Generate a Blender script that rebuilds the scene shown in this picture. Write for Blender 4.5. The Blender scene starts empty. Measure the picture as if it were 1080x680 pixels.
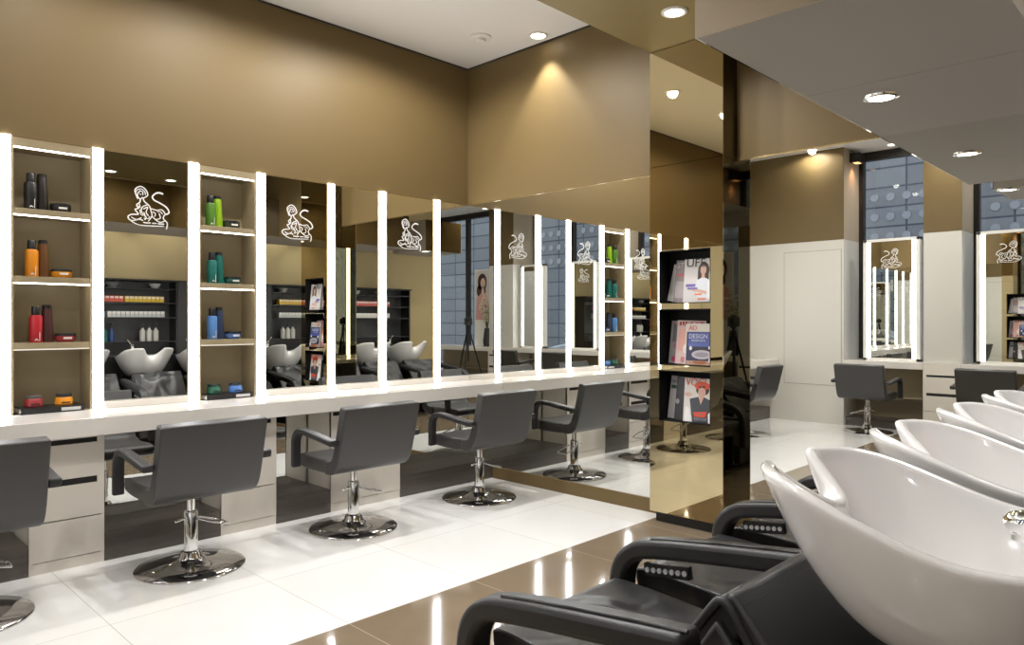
import bpy, bmesh, math, random
from mathutils import Vector, Matrix
random.seed(7)
PI = math.pi
COL = bpy.context.scene.collection
SC = bpy.context.scene
# ---------------------------------------------------------------- room constants (metres)
H = 1.35          # camera height
E = 4.344         # end wall plane (faces -X)
W = 4.810         # left wall plane (faces -Y)
CEIL = 3.591
SOF = 3.160       # bronze soffit
MT = 2.377        # mirror top / bulkhead underside
FR = -1.0         # plane of the front pillars
GL = -1.6         # shop window plane
BK = -0.36        # back wall behind the basins
EDGE = 2.78       # white floor / brown floor boundary
CY0, CY1, CX = 2.2316, 2.770, 4.1586   # mirrored column

# ---------------------------------------------------------------- materials
def srgb(r, g, b):
    f = lambda c: (c/255/12.92) if c/255 <= .04045 else ((c/255+.055)/1.055)**2.4
    return (f(r), f(g), f(b), 1)

def mat(name, col, rough=.5, metal=0, coat=0, spec=.5, bump=0, bscale=200, var=0, vscale=5, bdist=.002, bdet=3):
    m = bpy.data.materials.new(name); m.use_nodes = True
    nt = m.node_tree; p = nt.nodes['Principled BSDF']
    p.inputs['Base Color'].default_value = col
    p.inputs['Roughness'].default_value = rough
    p.inputs['Metallic'].default_value = metal
    p.inputs['Coat Weight'].default_value = coat
    p.inputs['Coat Roughness'].default_value = .05
    p.inputs['Specular IOR Level'].default_value = spec
    tc = nt.nodes.new('ShaderNodeTexCoord')
    if var:
        n = nt.nodes.new('ShaderNodeTexNoise'); n.inputs['Scale'].default_value = vscale; n.inputs['Detail'].default_value = 4
        nt.links.new(tc.outputs['Object'], n.inputs['Vector'])
        r = nt.nodes.new('ShaderNodeMapRange'); r.inputs['To Min'].default_value = 1-var; r.inputs['To Max'].default_value = 1+var
        nt.links.new(n.outputs['Fac'], r.inputs['Value'])
        mx = nt.nodes.new('ShaderNodeVectorMath'); mx.operation = 'SCALE'; mx.inputs[0].default_value = col[:3]
        nt.links.new(r.outputs['Result'], mx.inputs['Scale']); nt.links.new(mx.outputs['Vector'], p.inputs['Base Color'])
    if bump:
        n = nt.nodes.new('ShaderNodeTexNoise'); n.inputs['Scale'].default_value = bscale; n.inputs['Detail'].default_value = bdet; n.inputs['Distortion'].default_value = .8 if bdet < 1 else 0
        nt.links.new(tc.outputs['Object'], n.inputs['Vector'])
        b = nt.nodes.new('ShaderNodeBump'); b.inputs['Strength'].default_value = bump; b.inputs['Distance'].default_value = bdist
        nt.links.new(n.outputs['Fac'], b.inputs['Height']); nt.links.new(b.outputs['Normal'], p.inputs['Normal'])
    return m

def emis(name, col, strength):
    m = bpy.data.materials.new(name); m.use_nodes = True
    nt = m.node_tree; nt.nodes.remove(nt.nodes['Principled BSDF'])
    e = nt.nodes.new('ShaderNodeEmission'); e.inputs['Color'].default_value = col; e.inputs['Strength'].default_value = strength
    nt.links.new(e.outputs[0], nt.nodes['Material Output'].inputs['Surface'])
    return m

def tiles(name, c1, c2, grout, rough, offx, offy, size=.75, coat=0, vein=.04):
    m = bpy.data.materials.new(name); m.use_nodes = True
    nt = m.node_tree; p = nt.nodes['Principled BSDF']
    g = nt.nodes.new('ShaderNodeNewGeometry')
    a = nt.nodes.new('ShaderNodeVectorMath'); a.operation = 'ADD'; a.inputs[1].default_value = (-offx + 30*size, -offy + 30*size, 0)
    nt.links.new(g.outputs['Position'], a.inputs[0])
    br = nt.nodes.new('ShaderNodeTexBrick'); br.offset = 0; br.squash = 1
    br.inputs['Scale'].default_value = 1; br.inputs['Brick Width'].default_value = size; br.inputs['Row Height'].default_value = size
    br.inputs['Mortar Size'].default_value = .0022; br.inputs['Mortar Smooth'].default_value = .1
    br.inputs['Color1'].default_value = c1; br.inputs['Color2'].default_value = c2; br.inputs['Mortar'].default_value = grout
    nt.links.new(a.outputs[0], br.inputs['Vector'])
    n = nt.nodes.new('ShaderNodeTexNoise'); n.inputs['Scale'].default_value = 2.2; n.inputs['Detail'].default_value = 6; n.inputs['Distortion'].default_value = 1.2
    nt.links.new(g.outputs['Position'], n.inputs['Vector'])
    r = nt.nodes.new('ShaderNodeMapRange'); r.inputs['To Min'].default_value = 1-vein; r.inputs['To Max'].default_value = 1+vein
    nt.links.new(n.outputs['Fac'], r.inputs['Value'])
    s = nt.nodes.new('ShaderNodeVectorMath'); s.operation = 'SCALE'
    nt.links.new(br.outputs['Color'], s.inputs[0]); nt.links.new(r.outputs['Result'], s.inputs['Scale'])
    nt.links.new(s.outputs['Vector'], p.inputs['Base Color'])
    p.inputs['Roughness'].default_value = rough; p.inputs['Coat Weight'].default_value = coat; p.inputs['Coat Roughness'].default_value = .03
    return m

def glassmat(name):
    m = bpy.data.materials.new(name); m.use_nodes = True
    nt = m.node_tree; nt.nodes.remove(nt.nodes['Principled BSDF'])
    t = nt.nodes.new('ShaderNodeBsdfTransparent'); t.inputs[0].default_value = (.93, .96, .98, 1)
    g = nt.nodes.new('ShaderNodeBsdfGlossy'); g.inputs['Roughness'].default_value = 0
    lw = nt.nodes.new('ShaderNodeLayerWeight'); pw = nt.nodes.new('ShaderNodeMath'); pw.operation = 'POWER'; pw.inputs[1].default_value = 5
    f = nt.nodes.new('ShaderNodeMath'); f.operation = 'MULTIPLY_ADD'; f.inputs[1].default_value = .95; f.inputs[2].default_value = .05
    nt.links.new(lw.outputs['Facing'], pw.inputs[0]); nt.links.new(pw.outputs[0], f.inputs[0])
    mx = nt.nodes.new('ShaderNodeMixShader')
    nt.links.new(f.outputs[0], mx.inputs[0]); nt.links.new(t.outputs[0], mx.inputs[1]); nt.links.new(g.outputs[0], mx.inputs[2])
    nt.links.new(mx.outputs[0], nt.nodes['Material Output'].inputs['Surface'])
    return m

def facade_mat():
    m = bpy.data.materials.new('facade stone'); m.use_nodes = True
    nt = m.node_tree; p = nt.nodes['Principled BSDF']
    tc = nt.nodes.new('ShaderNodeTexCoord')
    sp = nt.nodes.new('ShaderNodeSeparateXYZ'); cb = nt.nodes.new('ShaderNodeCombineXYZ')
    nt.links.new(tc.outputs['Object'], sp.inputs[0]); nt.links.new(sp.outputs['Y'], cb.inputs['X']); nt.links.new(sp.outputs['Z'], cb.inputs['Y'])
    br = nt.nodes.new('ShaderNodeTexBrick'); br.inputs['Scale'].default_value = 1
    br.offset = 0; br.inputs['Brick Width'].default_value = .95; br.inputs['Row Height'].default_value = .42; br.inputs['Mortar Size'].default_value = .02
    br.inputs['Color1'].default_value = srgb(116, 119, 124); br.inputs['Color2'].default_value = srgb(102, 105, 112); br.inputs['Mortar'].default_value = srgb(58, 64, 78)
    nt.links.new(cb.outputs[0], br.inputs['Vector']); nt.links.new(br.outputs['Color'], p.inputs['Base Color'])
    p.inputs['Roughness'].default_value = .8
    return m

def streak_mat(name, c1, c2):
    m = bpy.data.materials.new(name); m.use_nodes = True
    nt = m.node_tree; p = nt.nodes['Principled BSDF']
    tc = nt.nodes.new('ShaderNodeTexCoord'); mp = nt.nodes.new('ShaderNodeMapping'); mp.inputs['Scale'].default_value = (.8, 10, 22)
    n = nt.nodes.new('ShaderNodeTexNoise'); n.inputs['Scale'].default_value = 1.5; n.inputs['Detail'].default_value = 5
    r = nt.nodes.new('ShaderNodeMix'); r.data_type = 'RGBA'
    nt.links.new(tc.outputs['Object'], mp.inputs[0]); nt.links.new(mp.outputs[0], n.inputs['Vector']); nt.links.new(n.outputs['Fac'], r.inputs['Factor'])
    r.inputs['A'].default_value = c1; r.inputs['B'].default_value = c2
    nt.links.new(r.outputs['Result'], p.inputs['Base Color']); p.inputs['Roughness'].default_value = .4
    return m

M = {}
M['bronze'] = mat('bronze satin wall', srgb(110, 92, 59), .5, 0, spec=.3, var=.03, vscale=.8)
M['bronze_soffit'] = mat('bronze soffit paint', srgb(138, 120, 76), .5, .1)
M['warm_grey'] = mat('warm grey paint', srgb(176, 162, 142), .6)
M['olive'] = mat('olive beige paint', srgb(172, 154, 112), .5)
M['bulk_lit'] = mat('bulkhead lit fascia', srgb(190, 174, 150), .55)  # lit tone of the bulkhead, light put into the colour
M['under'] = mat('bulkhead shaded underside', srgb(156, 149, 140), .55)  # same bulkhead finish as the fascia, shade put into the colour
M['ceil'] = mat('ceiling white', srgb(228, 225, 220), .8)
M['white'] = mat('white lacquer', srgb(236, 234, 228), .3)
M['white_panel'] = mat('white wall panel', srgb(214, 211, 203), .35)
M['offwhite'] = mat('drawer lacquer', srgb(230, 223, 213), .28)
M['counter'] = mat('counter white', srgb(232, 227, 220), .18, coat=.4)
M['mirror'] = mat('silver mirror', (.90, .905, .875, 1), 0, 1)
M['mirror_bronze'] = mat('bronze mirror', (.60, .50, .30, 1), .01, 1)
M['mirror_taupe'] = mat('taupe mirror', (.40, .36, .28, 1), .02, 1)
M['mirror_dark'] = mat('dark bronze mirror', (.15, .13, .08, 1), .01, 1)
M['led'] = emis('led light', (.985, .99, 1, 1), 16)
M['led_desk'] = emis('desk mirror led', (.985, .99, 1, 1), 5.5)
M['led_thin'] = emis('shelf led', (1, .93, .78, 1), 9)
M['led_off'] = emis('dim shelf led', (1, .93, .78, 1), .9)
M['lamp'] = emis('lamp disc', (1, .93, .8, 1), 14)
M['taupe'] = mat('taupe laminate', srgb(150, 136, 108), .4)
M['brass'] = mat('brushed brass edge', srgb(150, 128, 80), .3, .8)
M['black'] = mat('black satin', srgb(24, 24, 25), .35)
M['blackrack'] = mat('black rack', srgb(9, 9, 9), .6, spec=.2)
M['charcoal'] = mat('charcoal laminate', srgb(48, 48, 49), .4)
M['plinth'] = streak_mat('dark wood plinth', srgb(66, 60, 56), srgb(112, 105, 99))
M['leather'] = mat('charcoal leather', srgb(59, 58, 58), .40, bump=.25, bscale=260, bdist=.0006)
M['leather_blk'] = mat('black leather', srgb(37, 37, 38), .36, bump=.25, bscale=240, bdist=.0006)
M['leather_soft'] = mat('soft black leather', srgb(42, 42, 43), .33, bump=.75, bscale=5, bdist=.05, bdet=.4)
M['armblk'] = mat('arm black', srgb(36, 36, 38), .40, bump=.15, bscale=260, bdist=.0005)
M['chrome'] = mat('chrome', (.86, .86, .86, 1), .06, 1)
M['darkchrome'] = mat('dark chrome', (.56, .55, .55, 1), .08, 1)
M['ceramic'] = mat('glazed ceramic', srgb(236, 234, 233), .12, coat=1)
M['ceramic'].node_tree.nodes['Principled BSDF'].inputs['Coat Roughness'].default_value = .015
M['plastic_lt'] = mat('grey buttons', srgb(190, 190, 190), .4)
M['etch'] = mat('etched white', srgb(240, 240, 240), .6)
M['floor_w'] = tiles('white polished tile', srgb(247, 247, 246), srgb(244, 244, 243), srgb(205, 204, 201), .13, 1.05, EDGE, coat=.5, vein=.05)
M['floor_b'] = tiles('brown polished tile', srgb(140, 124, 103), srgb(133, 117, 97), srgb(190, 176, 152), .1, 1.05, EDGE, coat=.6, vein=.13)
M['glass'] = glassmat('window glass')
M['facade'] = facade_mat()
M['pave'] = mat('pavement', srgb(150, 152, 158), .8)
M['frame'] = mat('dark window frame', srgb(38, 33, 30), .4)
M['trimline'] = mat('bronze trim', srgb(170, 146, 100), .25, .7)
M['metal_dark'] = mat('dark metal', srgb(30, 30, 32), .35, .5)
def cm(r, g, b, rough=.35):
    k = 'c%d_%d_%d' % (r, g, b)
    if k not in M: M[k] = mat(k, srgb(r, g, b), rough)
    return M[k]

# ---------------------------------------------------------------- mesh helpers
class MB:
    """collects shapes, each with a material index, into one mesh"""
    def __init__(s): s.v = []; s.f = []; s.mi = []; s.cur = 0
    def add(s, vs, fs):
        o = len(s.v); s.v += [tuple(v) for v in vs]
        s.f += [tuple(i+o for i in f) for f in fs]; s.mi += [s.cur]*len(fs); return s
    def mat(s, i): s.cur = i; return s
    def box(s, x0, x1, y0, y1, z0, z1):
        vs = [(x, y, z) for z in (z0, z1) for y in (y0, y1) for x in (x0, x1)]
        return s.add(vs, [(0, 2, 3, 1), (4, 5, 7, 6), (0, 1, 5, 4), (2, 6, 7, 3), (0, 4, 6, 2), (1, 3, 7, 5)])
    def obox(s, c, ax, ay, az):
        c, ax, ay, az = Vector(c), Vector(ax), Vector(ay), Vector(az)
        vs = [c + i*ax + j*ay + k*az for k in (-1, 1) for j in (-1, 1) for i in (-1, 1)]
        return s.add(vs, [(0, 2, 3, 1), (4, 5, 7, 6), (0, 1, 5, 4), (2, 6, 7, 3), (0, 4, 6, 2), (1, 3, 7, 5)])
    def prism(s, poly, a0, a1, axis='x'):
        n = len(poly)
        def P(p, a): return (a, p[0], p[1]) if axis == 'x' else ((p[0], a, p[1]) if axis == 'y' else (p[0], p[1], a))
        vs = [P(p, a0) for p in poly] + [P(p, a1) for p in poly]
        fs = [tuple(range(n)), tuple(range(2*n-1, n-1, -1))]
        fs += [(i, i+n, (i+1) % n+n, (i+1) % n) for i in range(n)]
        return s.add(vs, fs)
    def lathe(s, prof, cx=0, cy=0, cz=0, n=32, sx=1, sy=1):
        k = len(prof); vs = []
        for i in range(n):
            a = 2*PI*i/n
            for r, z in prof: vs.append((cx+sx*r*math.cos(a), cy+sy*r*math.sin(a), cz+z))
        fs = []
        for i in range(n):
            j = (i+1) % n
            for q in range(k-1): fs.append((i*k+q, j*k+q, j*k+q+1, i*k+q+1))
        if prof[0][0] > 1e-6: fs.append(tuple(i*k for i in range(n-1, -1, -1)))
        if prof[-1][0] > 1e-6: fs.append(tuple(i*k+k-1 for i in range(n)))
        return s.add(vs, fs)
    def tube(s, pts, r, n=10, cap=True):
        pts = [Vector(p) for p in pts]; vs = []; N = len(pts)
        up = Vector((0, 0, 1))
        for i, p in enumerate(pts):
            t = (pts[min(i+1, N-1)] - pts[max(i-1, 0)]).normalized()
            u = up if abs(t.dot(up)) < .95 else Vector((1, 0, 0))
            a = t.cross(u).normalized(); b = a.cross(t).normalized()
            rr = r[i] if isinstance(r, (list, tuple)) else r
            for k in range(n):
                q = 2*PI*k/n; vs.append(p + rr*(math.cos(q)*a + math.sin(q)*b))
        fs = [(i*n+k, i*n+(k+1) % n, (i+1)*n+(k+1) % n, (i+1)*n+k) for i in range(N-1) for k in range(n)]
        if cap: fs += [tuple(range(n-1, -1, -1)), tuple((N-1)*n+k for k in range(n))]
        return s.add(vs, fs)
    def band(s, path, x0, x1, t):
        """strip of thickness t swept along a (y,z) path between x0 and x1"""
        N = len(path); L = []; R = []
        for i, p in enumerate(path):
            a = Vector(path[max(i-1, 0)]); b = Vector(path[min(i+1, N-1)])
            d = (b-a).normalized(); nn = Vector((-d.y, d.x))
            L.append(Vector(p)+nn*t/2); R.append(Vector(p)-nn*t/2)
        return s.prism([tuple(q) for q in L] + [tuple(q) for q in reversed(R)], x0, x1)
    def ribbon(s, pts, w, o, r, nrm, up=(0, 0, 1), th=.0015):
        """flat ribbon along 2D pts, in the plane (o; r, up), standing th proud of it"""
        o, r, nrm, up = Vector(o), Vector(r), Vector(nrm), Vector(up)
        N = len(pts); vs = []
        for i, p in enumerate(pts):
            a = Vector(pts[max(i-1, 0)]); b = Vector(pts[min(i+1, N-1)])
            d = (b-a).normalized() if (b-a).length > 1e-9 else Vector((1, 0)); n2 = Vector((-d.y, d.x))
            ww = w*(.55 if i in (0, N-1) else 1)/2
            for sgn in (1, -1):
                q = Vector(p) + sgn*ww*n2
                vs.append(o + r*q.x + up*q.y + nrm*th); vs.append(o + r*q.x + up*q.y)
        fs = []
        for i in range(N-1):
            a, b = 4*i, 4*i+4
            fs += [(a, b, b+2, a+2), (a+1, a+3, b+3, b+1), (a, a+1, b+1, b), (a+2, b+2, b+3, a+3)]
        fs += [(0, 2, 3, 1), (4*N-4, 4*N-3, 4*N-1, 4*N-2)]
        return s.add(vs, fs)
    def ell(s, cx, cz, rx, rz, y0, y1, n=20, a0=0, a1=2*PI):
        return s.prism([(cx+rx*math.cos(a0+(a1-a0)*i/n), cz+rz*math.sin(a0+(a1-a0)*i/n)) for i in range(n)], y0, y1, 'y')
    def build(s, name, ms, parent=None, bevel=0, smooth=None, sub=0, seg=2):
        me = bpy.data.meshes.new(name); me.from_pydata(s.v, [], s.f)
        ms = ms if isinstance(ms, (list, tuple)) else [ms]
        for m in ms: me.materials.append(M[m] if isinstance(m, str) else m)
        for p, i in zip(me.polygons, s.mi): p.material_index = min(i, len(ms)-1)
        bm = bmesh.new(); bm.from_mesh(me); bmesh.ops.recalc_face_normals(bm, faces=bm.faces); bm.to_mesh(me); bm.free()
        if smooth is not None:
            for p in me.polygons: p.use_smooth = True
            me.set_sharp_from_angle(angle=math.radians(smooth))
        o = bpy.data.objects.new(name, me); COL.objects.link(o)
        if parent: o.parent = parent
        if bevel:
            b = o.modifiers.new('bevel', 'BEVEL'); b.width = bevel; b.segments = seg; b.limit_method = 'ANGLE'; b.angle_limit = math.radians(35)
        if sub:
            q = o.modifiers.new('sub', 'SUBSURF'); q.levels = sub; q.render_levels = sub
        return o

def tag(o, label=None, cat=None, group=None, kind=None):
    if label: o['label'] = label
    if cat: o['category'] = cat
    if group: o['group'] = group
    if kind: o['kind'] = kind
    return o
def thing(name, label, cat, loc=(0, 0, 0), rz=0, group=None):
    o = bpy.data.objects.new(name, None); COL.objects.link(o); o.empty_display_size = .1
    o.location = loc; o.rotation_euler = (0, 0, rz)
    return tag(o, label, cat, group)
def dup(root, loc, rz=0, label=None, group=None):
    r = root.copy(); COL.objects.link(r); r.location = loc; r.rotation_euler = (0, 0, rz)
    if label: r['label'] = label
    if group: r['group'] = group
    for ch in list(root.children):
        c = ch.copy(); COL.objects.link(c); c.parent = r
        for g in list(ch.children):
            d = g.copy(); COL.objects.link(d); d.parent = c
    return r
def struct(name, mb, m, **k):
    o = mb.build(name, m, **k); o['kind'] = 'structure'; return o
def smooth_path(pts, n=6):
    P = [Vector(p) for p in pts]; out = []
    for i in range(len(P)-1):
        p0 = P[max(i-1, 0)]; p1 = P[i]; p2 = P[i+1]; p3 = P[min(i+2, len(P)-1)]
        for k in range(n):
            t = k/n
            out.append(.5*((2*p1)+(p2-p0)*t+(2*p0-5*p1+4*p2-p3)*t*t+(3*p1-p0-3*p2+p3)*t**3))
    out.append(P[-1]); return [tuple(q) for q in out]
def text_mesh(body, size, name, m, parent, loc=(0, 0, 0), rot=(PI/2, 0, 0), sx=1, bold=0, align='LEFT'):
    cu = bpy.data.curves.new(name, 'FONT'); cu.body = body; cu.size = size; cu.extrude = .0004; cu.offset = bold; cu.align_x = align
    cu.resolution_u = 3
    t = bpy.data.objects.new(name, cu); COL.objects.link(t)
    dg = bpy.context.evaluated_depsgraph_get(); me = bpy.data.meshes.new_from_object(t.evaluated_get(dg))
    bpy.data.objects.remove(t); bpy.data.curves.remove(cu)
    me.materials.clear(); me.materials.append(M[m] if isinstance(m, str) else m)
    o = bpy.data.objects.new(name, me); COL.objects.link(o); o.parent = parent; o.location = loc; o.rotation_euler = rot; o.scale = (sx, 1, 1)
    return o

# ---------------------------------------------------------------- the room shell
# left wall: bronze above, backing behind the niches
mb = MB().box(FR-.6, E+.3, W, W+.3, MT, CEIL+.3).box(FR-.6, E+.3, W+.26, W+.3, 0, MT)
struct('wall_left', mb, 'bronze')
# end wall behind the big mirror, bronze above
mb = MB().box(E, E+.25, -3, W, MT, CEIL+.3).box(E+.03, E+.25, -3, W+.3, 0, MT)
struct('wall_end', mb, 'bronze')
struct('baseboard_end', MB().box(E-.012, E+.03, 1.2, W-.33, 0, .097), 'bronze')
struct('trim_1', MB().box(E-.004, E, 1.376, W, MT-.004, MT+.004), 'trimline')
struct('trim_2', MB().box(FR, E, W-.003, W, MT-.003, MT+.003), 'trimline')
struct('ceiling_shadow_line', MB().box(FR, E-.005, W-.008, W, CEIL-.012, CEIL).box(E-.008, E, EDGE, W-.008, CEIL-.012, CEIL), 'frame')  # dark strip drawn as the shadow line where walls meet the ceiling
# floors
struct('floor', MB().box(GL-.1, E+.2, EDGE, W+.25, -.1, 0), 'floor_w')
struct('floor', MB().box(GL-.1, E+.2, -3, EDGE, -.1, 0), 'floor_b')
# ceilings
struct('ceiling', MB().box(GL-.1, E+.2, CY1+.003, W+.25, CEIL, CEIL+.1).box(GL-.1, 1.2, -3, CY1+.003, CEIL, CEIL+.1), 'ceil')
struct('ceiling', MB().box(1.2, E+.2, -3, CY1, SOF, CEIL+.15), 'bronze_soffit')
# dropped bulkhead over the basins (underside coloured as shaded, fascia as lit, bronze mirror along the salon side), and a second length nearer the front
def bulkhead(x0, x1, y0, y1, cuts):
    mb = MB(); q = [x0] + cuts + [x1]
    for u, v in zip(q, q[1:]): mb.mat(0).box(u+.002, v-.002 if v != x1 else v, y0, y1-.006, MT, 2.83)
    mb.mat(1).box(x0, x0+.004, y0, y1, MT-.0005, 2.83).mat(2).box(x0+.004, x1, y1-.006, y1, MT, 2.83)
    struct('ceiling', mb, ['under', 'bulk_lit', 'mirror_taupe'])
bulkhead(2.354, E, .483, 1.374, [3.324])
bulkhead(1.30, 1.99, .483, 1.29, [])
# back wall behind basins, side return and far back wall
struct('wall_back', MB().box(.5, E+.03, BK-.2, BK, 0, CEIL), 'olive')
mb = MB().box(.35, .5, -3, BK, 0, 2.4).box(GL, .5, -3.1, -3, 0, 2.4).mat(1).box(.35, .5, -3, BK, 2.4, CEIL).box(GL, .5, -3.1, -3, 2.4, CEIL)
struct('wall_back', mb, ['white', 'bronze'])
# front wall: white block beside the window, gold above, two pillars
def pillar(name, y0, y1, x0, z0):
    mb = MB().box(x0, FR, y0, y1, z0, 2.40).mat(1).box(FR-.012, FR+.002, y0-.001, y1+.001, 2.40, CEIL).mat(2).box(x0, FR-.012, y0, y1, 2.40, CEIL)
    struct(name, mb, ['white_panel', 'bronze', 'warm_grey'])
pillar('wall_front', 3.50, W+.2, GL, 0)
pillar('pillar', 2.17, 2.57, GL, .845)
pillar('pillar', -.49, .15, GL, .845)
struct('door_1', MB().box(FR, FR+.006, 3.53, 4.28, .507, 2.27), 'white_panel', bevel=.002)
struct('door_gap_shade', MB().box(FR, FR+.003, 3.524, 3.53, .501, 2.276).box(FR, FR+.003, 4.28, 4.286, .501, 2.276).box(FR, FR+.003, 3.53, 4.28, .501, .507).box(FR, FR+.003, 3.53, 4.28, 2.27, 2.276), cm(150, 146, 138))  # grey strips stand in for the shaded gap round the door
# shop windows
def window(name, y0, y1, mull):
    o = bpy.data.objects.new(name, None); COL.objects.link(o); o.location = (GL, 0, 0); o['kind'] = 'structure'
    mb = MB().box(-.05, .05, y0, y0+.06, .1, CEIL).box(-.05, .05, y1-.06, y1, .1, CEIL).box(-.05, .05, y0, y1, 3.48, 3.56).box(-.05, .05, y0, y1, .1, .18)
    for m in mull: mb.box(-.05, .05, m-.035, m+.035, .18, 3.48)
    mb.build('window_frame', 'frame', o, bevel=.004)
    MB().box(-.006, .006, y0+.05, y1-.05, .15, 3.5).build('window_pane', 'glass', o)
window('window_1', 2.57, 3.50, [])
window('window_2', .15, 2.17, [1.12])
window('window_3', -3.0, -.49, [-1.75])
struct('wall_front', MB().box(GL-.1, GL+.06, -3, 3.5, 0, .1).box(GL-.1, GL+.06, -3, 3.5, 3.56, CEIL+.1), 'frame')
# street outside
struct('ground', MB().box(-14, GL-.1, -14, 16, -.2, -.1), 'pave')
mb = MB().box(-8.4, -8, -12, 16, -.1, 11).mat(1)
for k in range(60):
    for z in (3.15, 3.57, 3.99): mb.prism([(-6+k*.316+.085*math.cos(q*PI/6), z+.085*math.sin(q*PI/6)) for q in range(12)], -8, -7.98, 'x')
struct('wall_street', mb, ['facade', cm(128, 132, 140)])

t = thing('parked_car', 'pale car parked in the street outside the shop window', 'car', (-4.6, .6, -.1))
prof = smooth_path([(-2.1, .35), (-2.15, .75), (-1.6, .92), (-1.0, .98), (-.45, 1.42), (.9, 1.45), (1.6, 1.05), (2.1, .95), (2.15, .4)], 4) + [(2.1, .25), (-2.1, .25)]
MB().prism([(b, c) for b, c in prof], -.85, .85, 'x').build('body', cm(196, 204, 214, .2), t, bevel=.04, smooth=40)
MB().prism([(-.85, 1.03), (-.4, 1.36), (.85, 1.38), (1.35, 1.05)], -.86, .86, 'x').build('windows', cm(40, 48, 58, .1), t)
for y in (-1.35, 1.35):
    for x in (-.8, .8): 
        MB().tube([(x-.1, y, .32), (x+.1, y, .32)], .32, 24).build('wheel', 'black', t, smooth=40)
# ---------------------------------------------------------------- mirrors
def emblem(parent, o, r, nrm, s):
    """line drawing of a seated winged-less sphinx with a curling tail; s = width of the drawing"""
    L = [([(182, 245), (150, 150), (175, 105), (225, 88), (275, 125), (295, 185), (252, 222)], 16),
         ([(205, 150), (180, 180), (185, 220), (215, 240), (235, 215)], 14),
         ([(195, 140), (235, 150), (240, 190)], 13), ([(205, 180), (222, 186)], 12),
         ([(210, 240), (205, 280), (168, 318), (190, 355), (152, 372), (192, 425)], 17),
         ([(175, 325), (205, 345), (200, 300)], 14),
         ([(245, 215), (255, 262), (312, 312), (335, 372)], 17),
         ([(295, 302), (240, 330), (222, 390), (275, 452), (260, 490)], 16),
         ([(245, 360), (295, 330), (278, 392), (305, 440)], 14),
         ([(330, 365), (345, 430), (300, 505)], 14),
         ([(192, 430), (105, 440), (72, 475), (112, 512), (200, 488), (242, 500)], 18),
         ([(108, 470), (165, 492), (225, 465)], 14),
         ([(95, 512), (195, 556), (330, 556), (485, 546)], 13),
         ([(340, 430), (382, 470), (440, 502), (492, 482)], 14),
         ([(330, 342), (400, 357), (460, 345), (502, 390)], 15),
         ([(428, 392), (442, 450), (395, 470)], 13),
         ([(500, 395), (478, 450), (525, 505), (515, 580)], 16),
         ([(500, 402), (546, 372), (518, 312), (440, 266), (372, 236), (350, 196), (385, 152)], 20),
         ([(385, 152), (430, 138), (478, 150)], 26),
         ([(350, 380), (385, 400), (375, 440)], 11), ([(405, 375), (445, 372), (470, 400)], 11), ([(250, 470), (300, 470), (320, 440)], 11), ([(205, 370), (215, 420), (245, 440)], 11), ([(250, 395), (262, 420), (258, 450)], 10), ([(160, 165), (180, 130), (225, 118), (262, 150), (270, 185)], 11),
         ([(243, 520), (300, 524), (330, 518)], 18), ([(345, 522), (400, 520)], 16), ([(412, 522), (490, 520)], 18)]
    k = s/478.0; mb = MB()
    for pts, w in L:
        q = [((a-311)*k, (335-b)*k) for a, b in smooth_path(pts, 5)]
        mb.ribbon(q, w*k*.8, o, r, nrm)
    return mb.build('etched_emblem', 'etch', parent)

def wall_mirror(x0, x1, label, em=None):
    t = thing('wall_mirror', label, 'mirror', ((x0+x1)/2, W, .863), group='mirror panels above the white counter')
    h = (x1-x0)/2
    MB().box(-h+.001, h-.001, 0, .02, 0, MT-.003-.863).build('mirror_glass', 'mirror', t)
    if em: emblem(t, (em-(x0+x1)/2, 0, 2.058-.863), (1, 0, 0), (0, -1, 0), .245)
    return t
wall_mirror(-1.0, .262, 'wide mirror panel at the near end of the wall, beyond the picture edge')
wall_mirror(.32, .879, 'mirror panel just left of the niche with black, orange and red bottles')
wall_mirror(1.392, 1.896, 'mirror panel with white sphinx emblem between the two shelf niches', 1.655)
wall_mirror(2.422, 2.923, 'mirror panel with white sphinx emblem just right of the niche with green bottles', 2.678)
wall_mirror(2.982, 3.384, 'narrow plain mirror panel without emblem between two emblem mirrors')
wall_mirror(3.453, 3.948, 'mirror panel with faint emblem, second mirror from the room corner', 3.70)
wall_mirror(4.011, E, 'narrow mirror panel that ends in the room corner')
# LED strips
for i, (x0, x1, lab) in enumerate([(.262, .32, 'vertical light strip beyond the left picture edge'), (.879, .927, 'vertical light strip at the left picture edge, left of the first niche'),
        (1.335, 1.392, 'vertical light strip between the black bottle niche and the first emblem mirror'), (1.896, 1.96, 'vertical light strip on the left side of the green bottle niche'),
        (2.363, 2.422, 'vertical light strip on the right side of the green bottle niche'), (2.923, 2.982, 'vertical light strip right of the second emblem mirror'),
        (3.384, 3.453, 'vertical light strip right of the narrow plain mirror'), (3.948, 4.011, 'vertical light strip nearest the room corner')]):
    t = thing('light_strip', lab, 'light', ((x0+x1)/2, W, .8235), group='vertical light strips on the mirror wall')
    h = (x1-x0)/2
    MB().box(-h, h, -.012, .03, 0, MT+.003-.8235).build('diffuser', 'led', t)
    MB().box(-h-.006, -h, -.006, .03, 0, MT-.8235).box(h, h+.006, -.006, .03, 0, MT-.8235).build('edge_profile', 'brass', t)
# mirror under the counter
tag(MB().box(FR, E, W, W+.02, .165, .7255).build('lower_mirror', 'mirror'), 'long low mirror on the wall under the white counter', 'mirror')
# end wall mirror
tag(MB().box(E-.001, E+.03, -.35, W-.001, .097, MT-.0005).build('end_mirror', 'mirror'), 'huge mirror covering the lower part of the end wall', 'mirror')

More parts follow.
